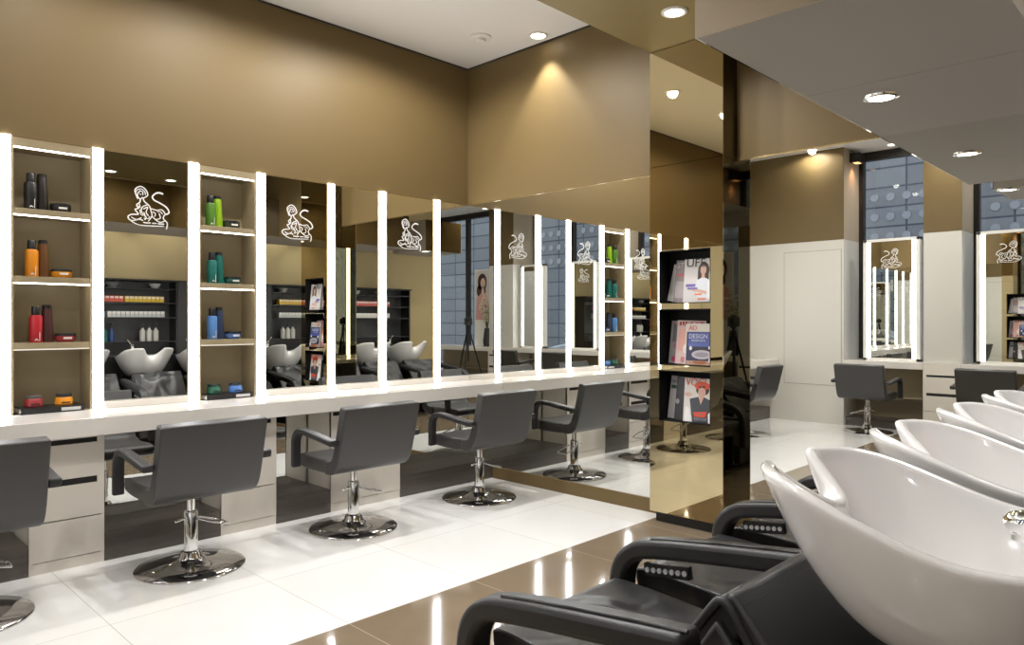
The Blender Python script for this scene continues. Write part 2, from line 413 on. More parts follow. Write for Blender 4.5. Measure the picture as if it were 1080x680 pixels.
# ---------------------------------------------------------------- counter, drawers, plinths
tag(MB().box(FR, E-.002, 4.362, W, .7255, .8235).build('countertop', 'counter', bevel=.003), 'long white countertop under the mirrors and light strips', 'counter')
for x0, x1, lab in [(1.395, 1.893, 'white ledge at the foot of the first emblem mirror'), (2.425, 2.92, 'white ledge at the foot of the second emblem mirror'),
                    (2.985, 3.381, 'white ledge at the foot of the narrow plain mirror'), (3.456, 3.945, 'white ledge at the foot of the third emblem mirror'), (4.014, E-.003, 'white ledge at the foot of the corner mirror')]:
    tag(MB().box(x0, x1, W-.028, W, .8235, .863).build('mirror_ledge', 'counter', bevel=.003), lab, 'ledge', 'white ledges under the mirrors')
def drawers(name, x0, x1, y, depth, z1, label, ax='x', group='white drawer units'):
    t = thing(name, label, 'drawer unit', ((x0+x1)/2, y, 0), group=group)
    h = (x1-x0)/2
    MB().box(-h, -h+.018, .004, depth, 0, z1).box(h-.018, h, .004, depth, 0, z1).box(-h, h, depth-.01, depth, 0, z1).box(-h+.018, h-.018, .02, depth, .062, .08).build('body', 'offwhite', t)
    MB().box(-h, h, .006, .02, 0, .058).build('kick_panel', 'offwhite', t)
    for z0, zt, slot in ((.063, .266, False), (.272, .452, True), (.488, .676, True)):
        f = MB().box(-h, h, 0, .018, z0, zt).build('drawer', 'offwhite', t, bevel=.0015)
    MB().box(-h+.012, h-.035, .010, .0192, .676, .704).build('finger_slot', 'black', t)
    MB().box(-h+.012, h-.035, .010, .0192, .452, .488).build('finger_slot', 'black', t)
    MB().box(-h, h, .001, .03, .704, z1).box(-h, -h+.012, .001, .021, .45, .704).box(h-.035, h, .001, .021, .45, .704).box(-h, h, .0195, .021, .45, .704).build('front_rail', 'offwhite', t)
    return t
d1 = drawers('drawer_unit', .945, 1.306, 4.485, W-4.485, .7255, 'white drawer unit with dark slots under the black bottle niche')
drawers('drawer_unit', 1.972, 2.342, 4.485, W-4.485, .7255, 'white drawer unit under the green bottle niche, partly behind the second chair')
drawers('drawer_unit', 2.755, 3.355, 4.485, W-4.485, .7255, 'wider drawer unit behind the third chair')
for x0, x1, lab in [(FR, .943, 'dark wood plinth at the left picture edge behind the nearest chair'), (1.308, 1.970, 'dark wood plinth behind the second chair, between two drawer units'),
                    (2.344, 2.753, 'short dark wood plinth left of the wider drawer unit'), (3.357, E-.003, 'dark wood plinth running into the mirrored corner')]:
    tag(MB().box(x0, x1, 4.487, W+.02, 0, .163).build('plinth', 'plinth', bevel=.003), lab, 'plinth', 'dark wood plinths under the counter')

# ---------------------------------------------------------------- niches with products
def lathe_thing(name, label, cat, loc, pieces, group=None, n=20):
    t = thing(name, label, cat, loc, group=group)
    for pn, prof, m in pieces: MB().lathe(prof, n=n).build(pn, m, t, smooth=40)
    return t
NX = [(.94, 1.323), (1.976, 2.349)]
SH = [1.983, 1.600, 1.224]      # shelf tops
CAPB = (26, 26, 28)
def bottle(x, y, z, colr, cname, place, capc=CAPB):
    t = thing('shampoo_bottle', '%s bottle with black cap %s' % (cname, place), 'bottle', (x, y, z), group='bottles in the wall niches')
    MB().lathe([(0, 0), (.031, 0), (.033, .004), (.033, .145), (.029, .155), (.02, .158), (0, .158)], n=24).build('body', cm(*colr), t, smooth=40)
    MB().lathe([(0, .157), (.022, .157), (.022, .206), (.020, .209), (0, .209)], n=24).build('cap', cm(*capc), t, smooth=40)
    mb = MB()
    mb.ribbon([(-.012, .012), (-.004, .02), (.006, .013)], .008, (0, -.0335, 0), (1, 0, 0), (0, -1, 0)).ribbon([(.012, .01), (.013, .06)], .006, (0, -.0325, 0), (1, 0, 0), (0, -1, 0))
    mb.build('printed_mark', cm(225, 220, 215), t)
def tapered(x, y, z, colr, cname, place):
    t = thing('tapered_bottle', 'tall tapered %s bottle %s' % (cname, place), 'bottle', (x, y, z), group='bottles in the wall niches')
    MB().lathe([(0, 0), (.036, 0), (.037, .005), (.026, .185), (.024, .195), (0, .195)], n=24).build('body', cm(*colr), t, smooth=40)
    MB().lathe([(0, .194), (.0245, .194), (.0235, .214), (.02, .217), (0, .217)], n=24).build('cap', cm(*CAPB), t, smooth=40)
def bowl_jar(x, y, z, colr, cname, place, name='flat_jar', r=.056, h=.036, lid=(30, 30, 32)):
    t = thing(name, '%s jar with dark lid %s' % (cname, place), 'jar', (x, y, z), group='jars in the wall niches')
    MB().lathe([(0, 0), (r*.72, 0), (r*.95, h*.35), (r, h), (0, h)], n=28).build('body', cm(*colr), t, smooth=40)
    MB().lathe([(0, h), (r*.97, h), (r*.97, h+.012), (r*.9, h+.016), (0, h+.016)], n=28).build('lid', cm(*lid), t, smooth=40)
    MB().box(-.022, .022, -r*.99, -r*.93, h*.5, h*.82).build('printed_mark', cm(225, 220, 215), t)
def tall_jar(x, y, z, colr, cname, place, lid):
    t = thing('round_jar', '%s jar %s' % (cname, place), 'jar', (x, y, z), group='jars in the wall niches')
    r = .047
    MB().lathe([(0, 0), (r*.9, 0), (r, .006), (r*.95, .04), (r*.86, .046), (0, .046)], n=28).build('body', cm(*colr), t, smooth=40)
    MB().lathe([(0, .045), (r*.86, .045), (r*.86, .06), (r*.8, .064), (0, .064)], n=28).build('lid', cm(*lid), t, smooth=40)
    MB().box(-.022, .022, -r*1.0, -r*.93, .012, .02).build('printed_mark', cm(60, 40, 30), t)
rows = [[('black', (30, 29, 29), (40, 34, 31), (38, 36, 36)), ('orange', (214, 132, 16), (98, 62, 26), (222, 146, 22)), ('red', (176, 34, 44), (72, 38, 36), (158, 52, 58))],
        [('green', (78, 124, 40), (136, 176, 28), (52, 66, 44)), ('teal', (30, 108, 100), (18, 98, 88), (38, 98, 92)), ('blue', (84, 132, 190), (48, 58, 84), (90, 128, 196))]]
for ni, (x0, x1) in enumerate(NX):
    nm = ['left niche', 'right niche'][ni]
    t = thing('display_niche', ['lit shelf niche holding black, orange and red bottles', 'lit shelf niche holding green, teal and blue bottles'][ni], 'shelf niche', ((x0+x1)/2, W, .8235), group='lit shelf niches in the mirror wall')
    h = (x1-x0)/2; zt = MT-.8235
    MB().box(-h-.012, -h, -.004, .2, 0, zt).box(h, h+.012, -.004, .2, 0, zt).build('side_panel', 'taupe', t)
    MB().box(-h, h, .2, .215, 0, zt).build('back_panel', 'taupe', t)
    MB().box(-h, h, -.002, .2, zt-.05, zt).build('top_panel', 'taupe', t)
    MB().box(-h, h, .010, .018, zt-.057, zt-.05).build('led_line', 'led_thin', t)
    for k, zs in enumerate(SH):
        s = MB().box(-h, h, 0, .2, zs-.035-.8235, zs-.8235).build('shelf', 'taupe', t, bevel=.001)
        MB().box(-h, h, .010, .018, zs-.042-.8235, zs-.035-.8235).build('led_line', 'led_thin' if k < 2 else 'led_off', s)
    for k, zs in enumerate(SH):
        cn, c1, c2, c3 = rows[ni][k]
        pl = 'on the %s shelf of the %s' % (['top', 'second', 'third'][k], nm)
        dx = [-.005, 0, .02][k] if ni == 0 else [0, .01, .012][k]
        bx = x0 + (.10 if ni == 0 else .09) + dx
        bottle(bx, W+.06, zs, c1, cn, pl)
        tapered(bx+.062, W+.095, zs, c2, {'black': 'black', 'orange': 'brown', 'red': 'dark red', 'green': 'lime green', 'teal': 'dark teal', 'blue': 'navy'}[cn], pl)
        bowl_jar(bx+.155, W+.085, zs, c3, 'flat ' + cn, pl)
    # book with two jars at the bottom
    bx, by, bz = x0+.185, W+.055, .8235
    o = thing('book', ['dark book lying flat under the red and orange jars', 'dark book lying flat under the green and blue jars'][ni], 'book', (bx, by, bz), rz=.03, group='books in the wall niches')
    MB().box(-.16, .16, -.085, .085, 0, .004).box(-.16, .16, -.085, .085, .03, .034).box(-.16, .16, -.085, -.081, 0, .034).build('cover', cm(32, 32, 34), o, bevel=.001)
    MB().box(-.155, .155, -.081, .082, .004, .03).build('pages', cm(225, 222, 216), o)
    MB().box(.04, .14, -.0865, -.085, .008, .026).build('spine_print', cm(200, 200, 200), o)
    if ni == 0:
        tall_jar(bx-.075, by+.01, bz+.034, (158, 50, 56), 'red', 'with grey lid standing on the book in the left niche', (84, 78, 74))
        tall_jar(bx+.075, by, bz+.034, (226, 146, 24), 'orange', 'with black lid standing on the book in the left niche', (24, 24, 26))
    else:
        tall_jar(bx-.07, by+.01, bz+.034, (40, 104, 84), 'green', 'with dark green lid standing on the book in the right niche', (30, 52, 44))
        tall_jar(bx+.075, by, bz+.034, (84, 128, 200), 'blue', 'with dark lid standing on the book in the right niche', (30, 36, 48))

# ---------------------------------------------------------------- styling chairs
def styling_chair(loc, rz, label, group):
    t = thing('styling_chair', label, 'chair', loc, rz, group)
    # back: slab curved at its foot into the seat; +y is the way the chair faces
    rear = smooth_path([(-.10, .405), (-.17, .408), (-.225, .438), (-.262, .505), (-.30, .64), (-.345, .822)], 5)
    front = smooth_path([(-.275, .835), (-.235, .66), (-.195, .535), (-.165, .495), (-.10, .485)], 5)
    MB().prism(rear+front, -.278, .278).build('backrest', 'leather', t, bevel=.012, smooth=35, seg=3)
    seat = smooth_path([(-.17, .408), (.0, .400), (.18, .405), (.255, .420), (.272, .450), (.255, .482), (.18, .492), (.0, .486), (-.17, .488)], 4)
    MB().prism(seat, -.255, .255).build('seat', 'leather', t, bevel=.012, smooth=35, seg=3)
    path = smooth_path([(-.27, .615), (-.12, .632), (.06, .652), (.135, .645), (.178, .60), (.185, .52), (.185, .415)], 5)
    for s in (-1, 1):
        a, b = sorted((s*.282, s*.338))
        MB().band(path, a, b, .036).build('armrest', 'armblk', t, bevel=.008, smooth=35)
    MB().lathe([(0, 0), (.278, 0), (.282, .006), (.276, .013), (.17, .028), (.085, .042), (.06, .06), (.052, .085), (.036, .095), (0, .095)], n=64).build('base_plate', 'darkchrome', t, smooth=50)
    MB().lathe([(0, .09), (.036, .09), (.036, .30), (.031, .31), (0, .31)], n=28).build('pump_cylinder', 'chrome', t, smooth=40)
    MB().lathe([(0, .30), (.022, .30), (.022, .39), (.06, .395), (.06, .408), (0, .408)], n=24).build('piston', 'chrome', t, smooth=40)
    lev = smooth_path([(.03, -.03, .262), (.10, -.05, .235), (.175, -.055, .215), (.185, -.03, .215), (.185, .03, .215), (.16, .05, .22), (.09, .045, .245), (.03, .03, .262)], 5)
    MB().tube(lev, .0055, 8).tube([(-.034, 0, .27), (-.085, -.01, .262)], .007, 8).build('foot_lever', 'chrome', t, smooth=60)
    MB().box(-.10, .10, -.08, .10, .395, .406).build('seat_plate', 'metal_dark', t)
    return t
GC = 'charcoal styling chairs at the mirrored counter'
c0 = styling_chair((.59, 4.05, 0), 0, 'charcoal styling chair cut off by the left picture edge', GC)
dup(c0, (1.61, 4.05, 0), 0, 'charcoal styling chair in front of the first emblem mirror, second from the left')
dup(c0, (2.655, 4.05, 0), 0, 'charcoal styling chair in front of the second emblem mirror, third from the left')
dup(c0, (3.775, 4.05, 0), 0, 'charcoal styling chair nearest the mirrored corner')
dup(c0, (-.62, 3.08, 0), PI/2, 'charcoal styling chair at the window desk, seen whole in the right-hand mirror', 'charcoal styling chairs at the window desks')
dup(c0, (-.60, 1.80, 0), PI/2, 'charcoal styling chair behind the basins in the mirror, at the right picture edge', 'charcoal styling chairs at the window desks')
dup(c0, (-.62, .62, 0), PI/2, 'charcoal styling chair beside the tripod, seen only in the corner mirrors', 'charcoal styling chairs at the window desks')

# ---------------------------------------------------------------- mirrored column with magazine racks
t = thing('mirror_column', 'tall bronze mirrored column with three black magazine racks', 'column', (CX, (CY0+CY1)/2, 0))
hy = (CY1-CY0)/2; yc = (CY0+CY1)/2; dX = E-.002-CX
RA, RB = 2.317-yc, 2.699-yc
RK = [(1.463, 1.813), (1.055, 1.426), (.683, 1.020)]
mb = MB()
zs = [.068] + [q for r in reversed(RK) for q in r] + [2.379]
mb.box(0, .012, -hy, RA, .068, 2.379).box(0, .012, RB, hy, .068, 2.379)
for a, b in ((.068, .683), (1.020, 1.055), (1.426, 1.463), (1.813, 2.379)): mb.box(0, .012, RA, RB, a, b)
mb.build('front_panel', 'mirror_bronze', t)
MB().box(0, .012, -hy, hy, 2.382, SOF-.005).build('upper_panel', 'mirror_bronze', t)
MB().box(.012, dX, -hy, -hy+.012, .068, 2.379).box(.012, dX, -hy, -hy+.012, 2.382, SOF-.005).build('side_panel', 'mirror_dark', t)
MB().box(.012, dX, hy-.012, hy, .068, 2.379).box(.012, dX, hy-.012, hy, 2.382, SOF-.005).build('side_panel', 'mirror_dark', t)
MB().box(.03, dX, -hy+.03, hy-.03, 0, .068).build('kick_base', 'black', t)
for a, b in RK:
    D = .135; w = .006
    MB().box(0.001, D, RA, RA+w, a, b).box(0.001, D, RB-w, RB, a, b).box(.001, D, RA, RB, a, a+w).box(.001, D, RA, RB, b-w, b).box(D-w, D, RA, RB, a, b).build('magazine_rack', 'blackrack', t)

def magazine(y, z, x, label, w, h, tilt, roll, bg, pics, texts, th=.006):
    """y = centre; local x runs right as seen, local -y is the cover side"""
    o = thing('magazine', label, 'magazine', (x, y, z), group='magazines in the column racks')
    o.rotation_euler = (-tilt, roll, -PI/2)
    MB().box(-w/2, w/2, 0, th, 0, h).build('pages', cm(*bg), o)
    if pics:
        mb = MB(); ms = []
        for i, (c, shp) in enumerate(pics):
            if c not in ms: ms.append(c)
            mb.mat(ms.index(c)); y0 = -.0004-.00025*i
            if shp[0] == 'e': mb.ell(shp[1]*w, shp[2]*h, shp[3]*w, shp[4]*h, y0, 0)
            elif shp[0] == 'r': mb.box(shp[1]*w, shp[3]*w, y0, 0, shp[2]*h, shp[4]*h)
            else: mb.prism([(a*w, b*h) for a, b in shp[1]], y0, 0, 'y')
        mb.build('cover_picture', [cm(*c) for c in ms], o)
    for body, size, lx, lz, c, sx in texts:
        text_mesh(body, size, 'cover_lettering', cm(*c), o, (lx*w, -.0042, lz*h), (PI/2, 0, 0), sx)
    return o
SK = (206, 172, 152); HR = (74, 56, 50)
x1 = CX+.045
# top rack
magazine(2.600, 1.470, x1+.05, 'leftmost grey-white magazine in the top rack, tilted to the side', .19, .25, .10, .16, (196, 194, 190), [((60, 60, 62), ('r', -.3, .78, -.02, .84)), ((206, 204, 202), ('r', -.4, .1, .4, .7))], [('mode', .03, -.4, .86, (60, 60, 62), 1)])
magazine(2.535, 1.470, x1+.025, 'grey magazine in the middle of the top rack', .20, .28, .10, .05, (140, 130, 130), [((196, 92, 100), ('r', -.4, .62, -.2, .68)), ((168, 160, 160), ('r', -.45, .1, .2, .5))], [('STYLE', .05, -.45, .82, (196, 190, 190), 1)])
magazine(2.436, 1.470, x1, 'magazine with a long-haired woman in a white top in the top rack', .215, .285, .10, .0, (206, 202, 200),
         [(HR, ('e', .16, .72, .19, .2)), (HR, ('r', -.03, .40, .34, .72)), (SK, ('e', .15, .74, .10, .115)), (SK, ('p', [(.09, .52), (.21, .52), (.2, .66), (.1, .66)])),
          ((212, 216, 222), ('p', [(-.12, .34), (-.05, .5), (.08, .55), (.24, .55), (.4, .48), (.46, .1), (-.02, .1)])), (SK, ('p', [(-.2, .26), (.4, .16), (.4, .22), (-.16, .33)])),
          ((226, 224, 226), ('p', [(.3, .48), (.42, .46), (.5, .06), (.3, .06)])), ((226, 128, 92), ('r', -.1, .16, .14, .2)), ((224, 140, 120), ('r', 0, .05, .26, .09)), ((108, 96, 170), ('r', -.42, .36, -.1, .42)), ((120, 110, 180), ('r', -.36, .3, -.02, .335))],
         [('UFE', .075, -.44, .82, (70, 68, 70), 1.15)])
# middle rack
magazine(2.585, 1.062, x1+.05, 'pale magazine with pink blots at the back of the middle rack', .20, .285, .10, .04, (170, 168, 170), [((198, 70, 120), ('e', -.28, .1, .12, .07)), ((188, 110, 140), ('e', -.25, .42, .1, .08)), ((120, 122, 126), ('r', -.42, .5, -.2, .9))], [('look', .04, -.4, .88, (120, 60, 60), 1)])
magazine(2.515, 1.062, x1+.025, 'rose-coloured fashion magazine with red masthead in the middle rack', .21, .29, .10, .02, (206, 178, 172), [((170, 44, 50), ('r', -.42, .88, .46, .97)), ((216, 160, 150), ('r', -.42, .3, .0, .8)), ((226, 214, 208), ('e', -.05, .35, .2, .14)), ((188, 120, 130), ('r', -.3, .04, -.1, .16))], [('LOOKS', .04, -.35, .89, (214, 190, 186), 1.1)])
magazine(2.430, 1.062, x1, 'front magazine with a blue picture of a room in the middle rack', .205, .270, .10, .0, (212, 206, 198),
         [((44, 46, 80), ('r', -.46, .0, .49, .80)), ((78, 88, 150), ('r', -.40, .40, .47, .78)), ((40, 40, 48), ('r', -.40, .34, .47, .44)), ((176, 170, 178), ('e', .1, .25, .36, .11)), ((140, 134, 142), ('e', .1, .25, .25, .06)), ((176, 140, 122), ('r', -.44, .0, .45, .10)), ((150, 96, 60), ('e', .05, .06, .25, .05)), ((206, 200, 200), ('e', .42, .12, .07, .07)), ((220, 224, 228), ('e', -.3, .40, .05, .05)), ((222, 224, 226), ('e', .38, .42, .05, .04))],
         [('AD', .045, -.40, .84, (220, 106, 84), 1), ('DESIGN', .040, -.38, .64, (206, 210, 226), 1.0), ('interiors', .03, -.28, .56, (186, 196, 220), 1)])
# bottom rack
magazine(2.590, .690, x1+.045, 'white magazine with a magenta stripe in the bottom rack', .20, .285, .10, .06, (190, 188, 190), [((196, 48, 118), ('r', -.22, .0, -.02, 1.0)), ((38, 84, 70), ('r', -.46, .70, .0, .78))], [('news', .035, -.46, .84, (60, 60, 60), 1)])
magazine(2.525, .690, x1+.022, 'black-spined magazine with white masthead in the bottom rack', .20, .285, .10, .04, (44, 44, 48), [((198, 196, 194), ('r', -.2, .80, .48, .98)), ((150, 150, 150), ('e', -.42, .42, .07, .06))], [('MODERN', .034, -.16, .86, (60, 60, 62), 1)])
magazine(2.436, .690, x1, 'front magazine with a woman in an orange hat and dark vest in the bottom rack', .215, .285, .10, .0, (214, 208, 202),
         [((36, 30, 32), ('e', .12, .74, .22, .13)), ((214, 78, 44), ('e', .1, .83, .26, .1)), ((36, 30, 32), ('e', .1, .80, .1, .05)), ((208, 166, 150), ('e', .1, .68, .13, .115)), ((208, 166, 150), ('p', [(.0, .42), (.2, .42), (.16, .6), (.06, .6)])),
          ((66, 70, 78), ('p', [(-.3, .52), (.0, .58), (.08, .4), (.18, .58), (.46, .5), (.38, .0), (-.18, .0)])), ((232, 230, 230), ('p', [(-.46, .0), (-.42, .34), (-.3, .32), (-.2, .0)])), ((232, 230, 230), ('p', [(.36, .0), (.34, .2), (.46, .3), (.49, .0)])),
          ((214, 74, 50), ('p', [(-.16, .22), (.3, .26), (.26, .13), (-.1, .12)])), ((170, 96, 84), ('r', -.06, .17, .2, .21)), ((206, 170, 154), ('e', -.36, .62, .12, .05))],
         [('VOGUE', .075, -.46, .82, (206, 96, 76), .85), ('special', .035, -.12, .05, (150, 150, 156), 1)])

# ---------------------------------------------------------------- backwash basins and recliners
def sm(t): t = max(0, min(1, t)); return t*t*(3-2*t)
def basin(loc, label):
    t = thing('wash_basin', label, 'basin', loc, group='white backwash basins')
    # local y: +.32 is the neck side, -.36 the back
    N = 144; A = .287; YF, YB = .33, .36
    rim = []; full = []
    for i in range(N):
        q = i/N*2*PI
        d = (q-PI/2+PI) % (2*PI) - PI
        th = PI/2 + d - .6*math.sin(d)*max(0, math.cos(d))**2 if abs(d) < PI/2 else q   # crowd samples near the notch
        c, s_ = math.cos(th), math.sin(th); e = 2/2.7
        x = A*math.copysign(abs(c)**e, c); y = (YF if s_ > 0 else YB)*math.copysign(abs(s_)**e, s_)
        z = .908 + .108*sm((y+.15)/.46)
        n = max(0, 1-(min(abs(x), .112)/.112)**2.0)**1.15 if y > 0 else 0
        full.append((x, y, z)); rim.append((x, y-.125*n, z-.092*n))
    def nrm(i):
        a, b = Vector(rim[i-1][:2]), Vector(rim[(i+1) % N][:2]); d = (b-a).normalized(); return Vector((d.y, -d.x))
    NR = [nrm(i) for i in range(N)]
    def outer(s):
        vs = []
        for (x, y, z), (u, v, w_), n in zip(rim, full, NR):
            b = s**7; y = v+(y-v)*b; z = w_+(z-w_)*b; n = n*b
            px = x*(.2+.8*s); py = -.12+(y+.12)*(.2+.8*s); zb = .655
            vs.append((px+n.x*.006*s, py+n.y*.006*s, zb+(z-zb)*s**2.6))
        return vs
    def inner(s):
        vs = []
        for (x, y, z), (u, v, w_), n in zip(rim, full, NR):
            b = s**3; y = v-.03+(y-v+.03)*b; z = w_+(z-w_)*b
            bx, by, zb = x-n.x*.026*(.3+.7*b), y-n.y*.026, .735
            px = bx*(.12+.88*s); py = -.08+(by+.08)*(.12+.88*s)
            vs.append((px, py, zb+(z-zb)*s**2.4))
        return vs
    roll = []
    for k in range(1, 8):
        a = PI*k/8
        roll.append([(x-n.x*.009+n.x*.018*math.cos(a), y-n.y*.009+n.y*.018*math.cos(a), z+.016*math.sin(a)) for (x, y, z), n in zip(rim, NR)])
    rings = [outer(s) for s in (0, .2, .4, .55, .7, .8, .88, .94, .98)] + roll + [inner(s) for s in (.98, .94, .88, .8, .68, .55, .4, .25, .1, 0)]
    vs = [v for r in rings for v in r]; fs = []
    for a in range(len(rings)-1):
        for i in range(N):
            j = (i+1) % N; fs.append((a*N+i, a*N+j, (a+1)*N+j, (a+1)*N+i))
    fs.append(tuple(range(N-1, -1, -1))); fs.append(tuple((len(rings)-1)*N+i for i in range(N)))
    MB().add(vs, fs).build('bowl', 'ceramic', t, smooth=80, sub=1)
    MB().lathe([(0, .7355), (.024, .7355), (.026, .739), (.012, .7395), (0, .737)], cy=-.08, n=24).build('drain', 'chrome', t, smooth=40)
    MB().box(-.16, .16, -.34, -.01, 0, .66).build('pedestal', 'black', t, bevel=.02)
    return t
def tap(loc, label):
    """tap on the deck behind a basin, with a spray head reaching into the bowl; local origin on the deck"""
    t = thing('basin_tap', label, 'tap', loc, group='chrome basin taps')
    f = MB().lathe([(0, 0), (.027, 0), (.027, .01), (.021, .015), (.021, .13), (.017, .14), (0, .14)], n=24)
    f.build('tap_body', 'chrome', t, smooth=40)
    MB().tube([(0, 0, .12), (-.035, .005, .16), (-.06, .01, .195)], .006, 8).build('lever', 'chrome', t, smooth=60)
    MB().tube(smooth_path([(.0, .015, .035), (.02, .07, .045), (.025, .15, .047), (.022, .235, .036)], 5), .014, 12).build('spout', 'metal_dark', t, smooth=60)
    h = MB(); h.tube([(.022, .23, .037), (.020, .255, .033), (.018, .28, .027), (.018, .292, .021)], [.018, .026, .026, .018], 20)
    h.tube([(.019, .268, .026), (.019, .271, -.004)], [.019, .017], 20).build('spray_head', 'chrome', t, smooth=50)
    return t
BX = [1.71, 2.41, 3.11, 3.81]; BY = .43
LT = ['chrome tap whose spray head hangs in the nearest basin', 'chrome tap at the back of the second basin', 'chrome tap at the back of the third basin', 'chrome tap at the back of the basin closest to the end mirror']
LB = ['nearest white wash basin, large in the right foreground', 'second white wash basin, just behind the nearest one', 'third white wash basin in the row towards the mirror', 'white wash basin closest to the end mirror']
b0 = basin((BX[0], BY, 0), LB[0]); tp0 = tap((BX[0], BY-.415, .92), LT[0])
for i in (1, 2, 3): dup(b0, (BX[i], BY, 0), 0, LB[i]); dup(tp0, (BX[i], BY-.415, .92), 0, LT[i])

def recliner(loc, label, last=False):
    t = thing('backwash_chair', label, 'chair', loc, group='black backwash recliners')
    P = .70; hw = P/2-.055
    # seat cushion: profile in (y,z), world y relative to loc
    seat = smooth_path([(1.46, .40), (1.475, .455), (1.45, .485), (1.25, .478), (1.05, .462), (.95, .455), (.90, .40), (1.1, .36), (1.46, .36)], 5)
    MB().prism(seat, -hw+.01, hw-.01).build('seat', 'leather_soft', t, bevel=.012, smooth=40)
    back = smooth_path([(1.03, .43), (.95, .54), (.87, .655), (.80, .735), (.765, .755), (.735, .735)], 5) + smooth_path([(.72, .70), (.80, .58), (.88, .46), (.95, .38)], 4)
    MB().prism(back, -hw+.045, hw-.005).build('backrest', 'leather_soft', t, bevel=.014, smooth=40)
    shell = [(.775, .752), (.755, .758), (.62, .60), (.50, .44), (.46, .34), (.50, .32), (.74, .66)]
    MB().prism(shell, -hw+.040, hw+.0).build('back_shell', 'leather_blk', t, bevel=.012, smooth=40)
    side = [(.79, .70), (.90, .53), (.93, .45), (.80, .43), (.66, .50), (.71, .60)]
    c = MB().prism(side, -hw+.022, -hw+.062).build('side_cushion', 'leather_blk', t, bevel=.012, smooth=40)
    pp = smooth_path([(-hw+.040, .99, .44, ), (-hw+.040, .90, .575), (-hw+.040, .815, .705), (-hw+.040, .775, .735), (-hw+.040, .72, .66), (-hw+.040, .62, .50)], 5)
    MB().tube(pp, .011, 8).build('piping', 'armblk', t, smooth=60)
    MB().box(-hw+.02, hw-.02, .62, 1.34, .05, .375).box(-hw+.06, hw-.06, .62, 1.25, 0, .05).build('base', 'black', t, bevel=.01)
    path = smooth_path([(.80, .665), (1.10, .630), (1.33, .597), (1.42, .570), (1.472, .51), (1.485, .42), (1.485, .24)], 6)
    for sx in ((-P/2,) if not last else (-P/2, P/2)):
        a = MB().band(path, sx-.045, sx+.045, .062).build('armrest', 'leather_blk', t, bevel=.016, smooth=40, seg=3)
        r1 = [(y, z+.031+.002) for y, z in path if y < 1.36]
        MB().tube([(sx-.018, y, z) for y, z in r1], .005, 6).build('piping', 'leather_blk', a, smooth=60)
        MB().box(sx-.05, sx+.04, 1.40, 1.47, .10, .26).build('arm_foot', 'armblk', a, bevel=.01)
    px = P/2-.004
    MB().obox((px, 1.30, .530), (.012, 0, 0), (0, .085, -.012), (0, .003, .021)).build('control_panel', 'black', t, bevel=.003)
    for i in range(7):
        q = 1.37-.0233*i
        MB().tube([(px-.017, q, .5205+.0033*i), (px-.008, q, .5205+.0033*i)], .0085, 12).build('button', 'plastic_lt', t, smooth=40)
    return t
LR = ['black backwash recliner in the foreground at the bottom edge', 'second black backwash recliner, its armrest crossing the brown floor', 'third black backwash recliner by the mirrored column', 'farthest black backwash recliner against the end mirror']
r0 = recliner((BX[0], 0, 0), LR[0])
dup(r0, (BX[1], 0, 0), 0, LR[1]); dup(r0, (BX[2], 0, 0), 0, LR[2])
recliner((BX[3], 0, 0), LR[3], True)

# ---------------------------------------------------------------- black shelving behind the basins (seen in the mirrors)
t = thing('black_cabinet', 'black shelving cabinet behind the wash basins, seen in the wall mirrors', 'cabinet', (1.2, BK, 0))
MB().box(0, 3.1, 0, .415, 0, .92).build('base_cabinet', 'black', t, bevel=.003)
MB().box(0, 3.1, .002, .02, .92, 1.85).build('back_panel', 'charcoal', t)
MB().box(2.5, 3.1, .02, .26, .92, 1.85).build('door', 'charcoal', t, bevel=.002)
MB().box(2.62, 2.63, .26, .28, 1.15, 1.32).build('door_handle', 'chrome', t)
for x in (0, 1.2, 2.48): MB().box(x, x+.02, .02, .25, .92, 1.85).build('upright', 'black', t)
for z in (1.07, 1.375, 1.565, 1.745): MB().box(.02, 2.48, .02, .24, z, z+.018).build('shelf', 'black', t)
MB().box(0, 3.1, 0, .30, 1.85, 1.87).build('top_panel', 'black', t)
def carton(x, z, c, lab, grp):
    o = thing('colour_carton', lab, 'box', (x, BK+.17, z), group=grp)
    MB().box(-.024, .024, -.05, .05, 0, .075).build('box', cm(*c), o)
    MB().box(-.02, .02, .05, .051, .045, .068).build('printed_label', cm(225, 220, 214), o)
    return o
def carton_row(z, xs, c, lab, grp):
    o = carton(xs[0], z, c, lab, grp)
    for x in xs[1:]: dup(o, (x, BK+.17, z), 0)
rng = lambda a, n: [a+.052*i for i in range(n)]
carton_row(1.583, rng(1.62, 14), (196, 96, 92), 'small salmon carton on the upper carton shelf behind the basins', 'salmon hair colour cartons')
carton_row(1.583, rng(2.46, 12), (206, 84, 58), 'small red carton on the upper carton shelf behind the basins', 'red hair colour cartons')
carton_row(1.583, rng(3.10, 9), (214, 176, 50), 'small yellow carton on the upper carton shelf behind the basins', 'yellow hair colour cartons')
carton_row(1.393, rng(1.62, 14), (206, 204, 198), 'small white carton on the lower carton shelf behind the basins', 'white hair colour cartons')
carton_row(1.393, rng(2.46, 8), (96, 124, 142), 'small blue-grey carton on the lower carton shelf behind the basins', 'blue-grey hair colour cartons')
carton_row(1.393, rng(2.90, 13), (188, 190, 190), 'small pale grey carton on the lower carton shelf behind the basins', 'pale grey hair colour cartons')
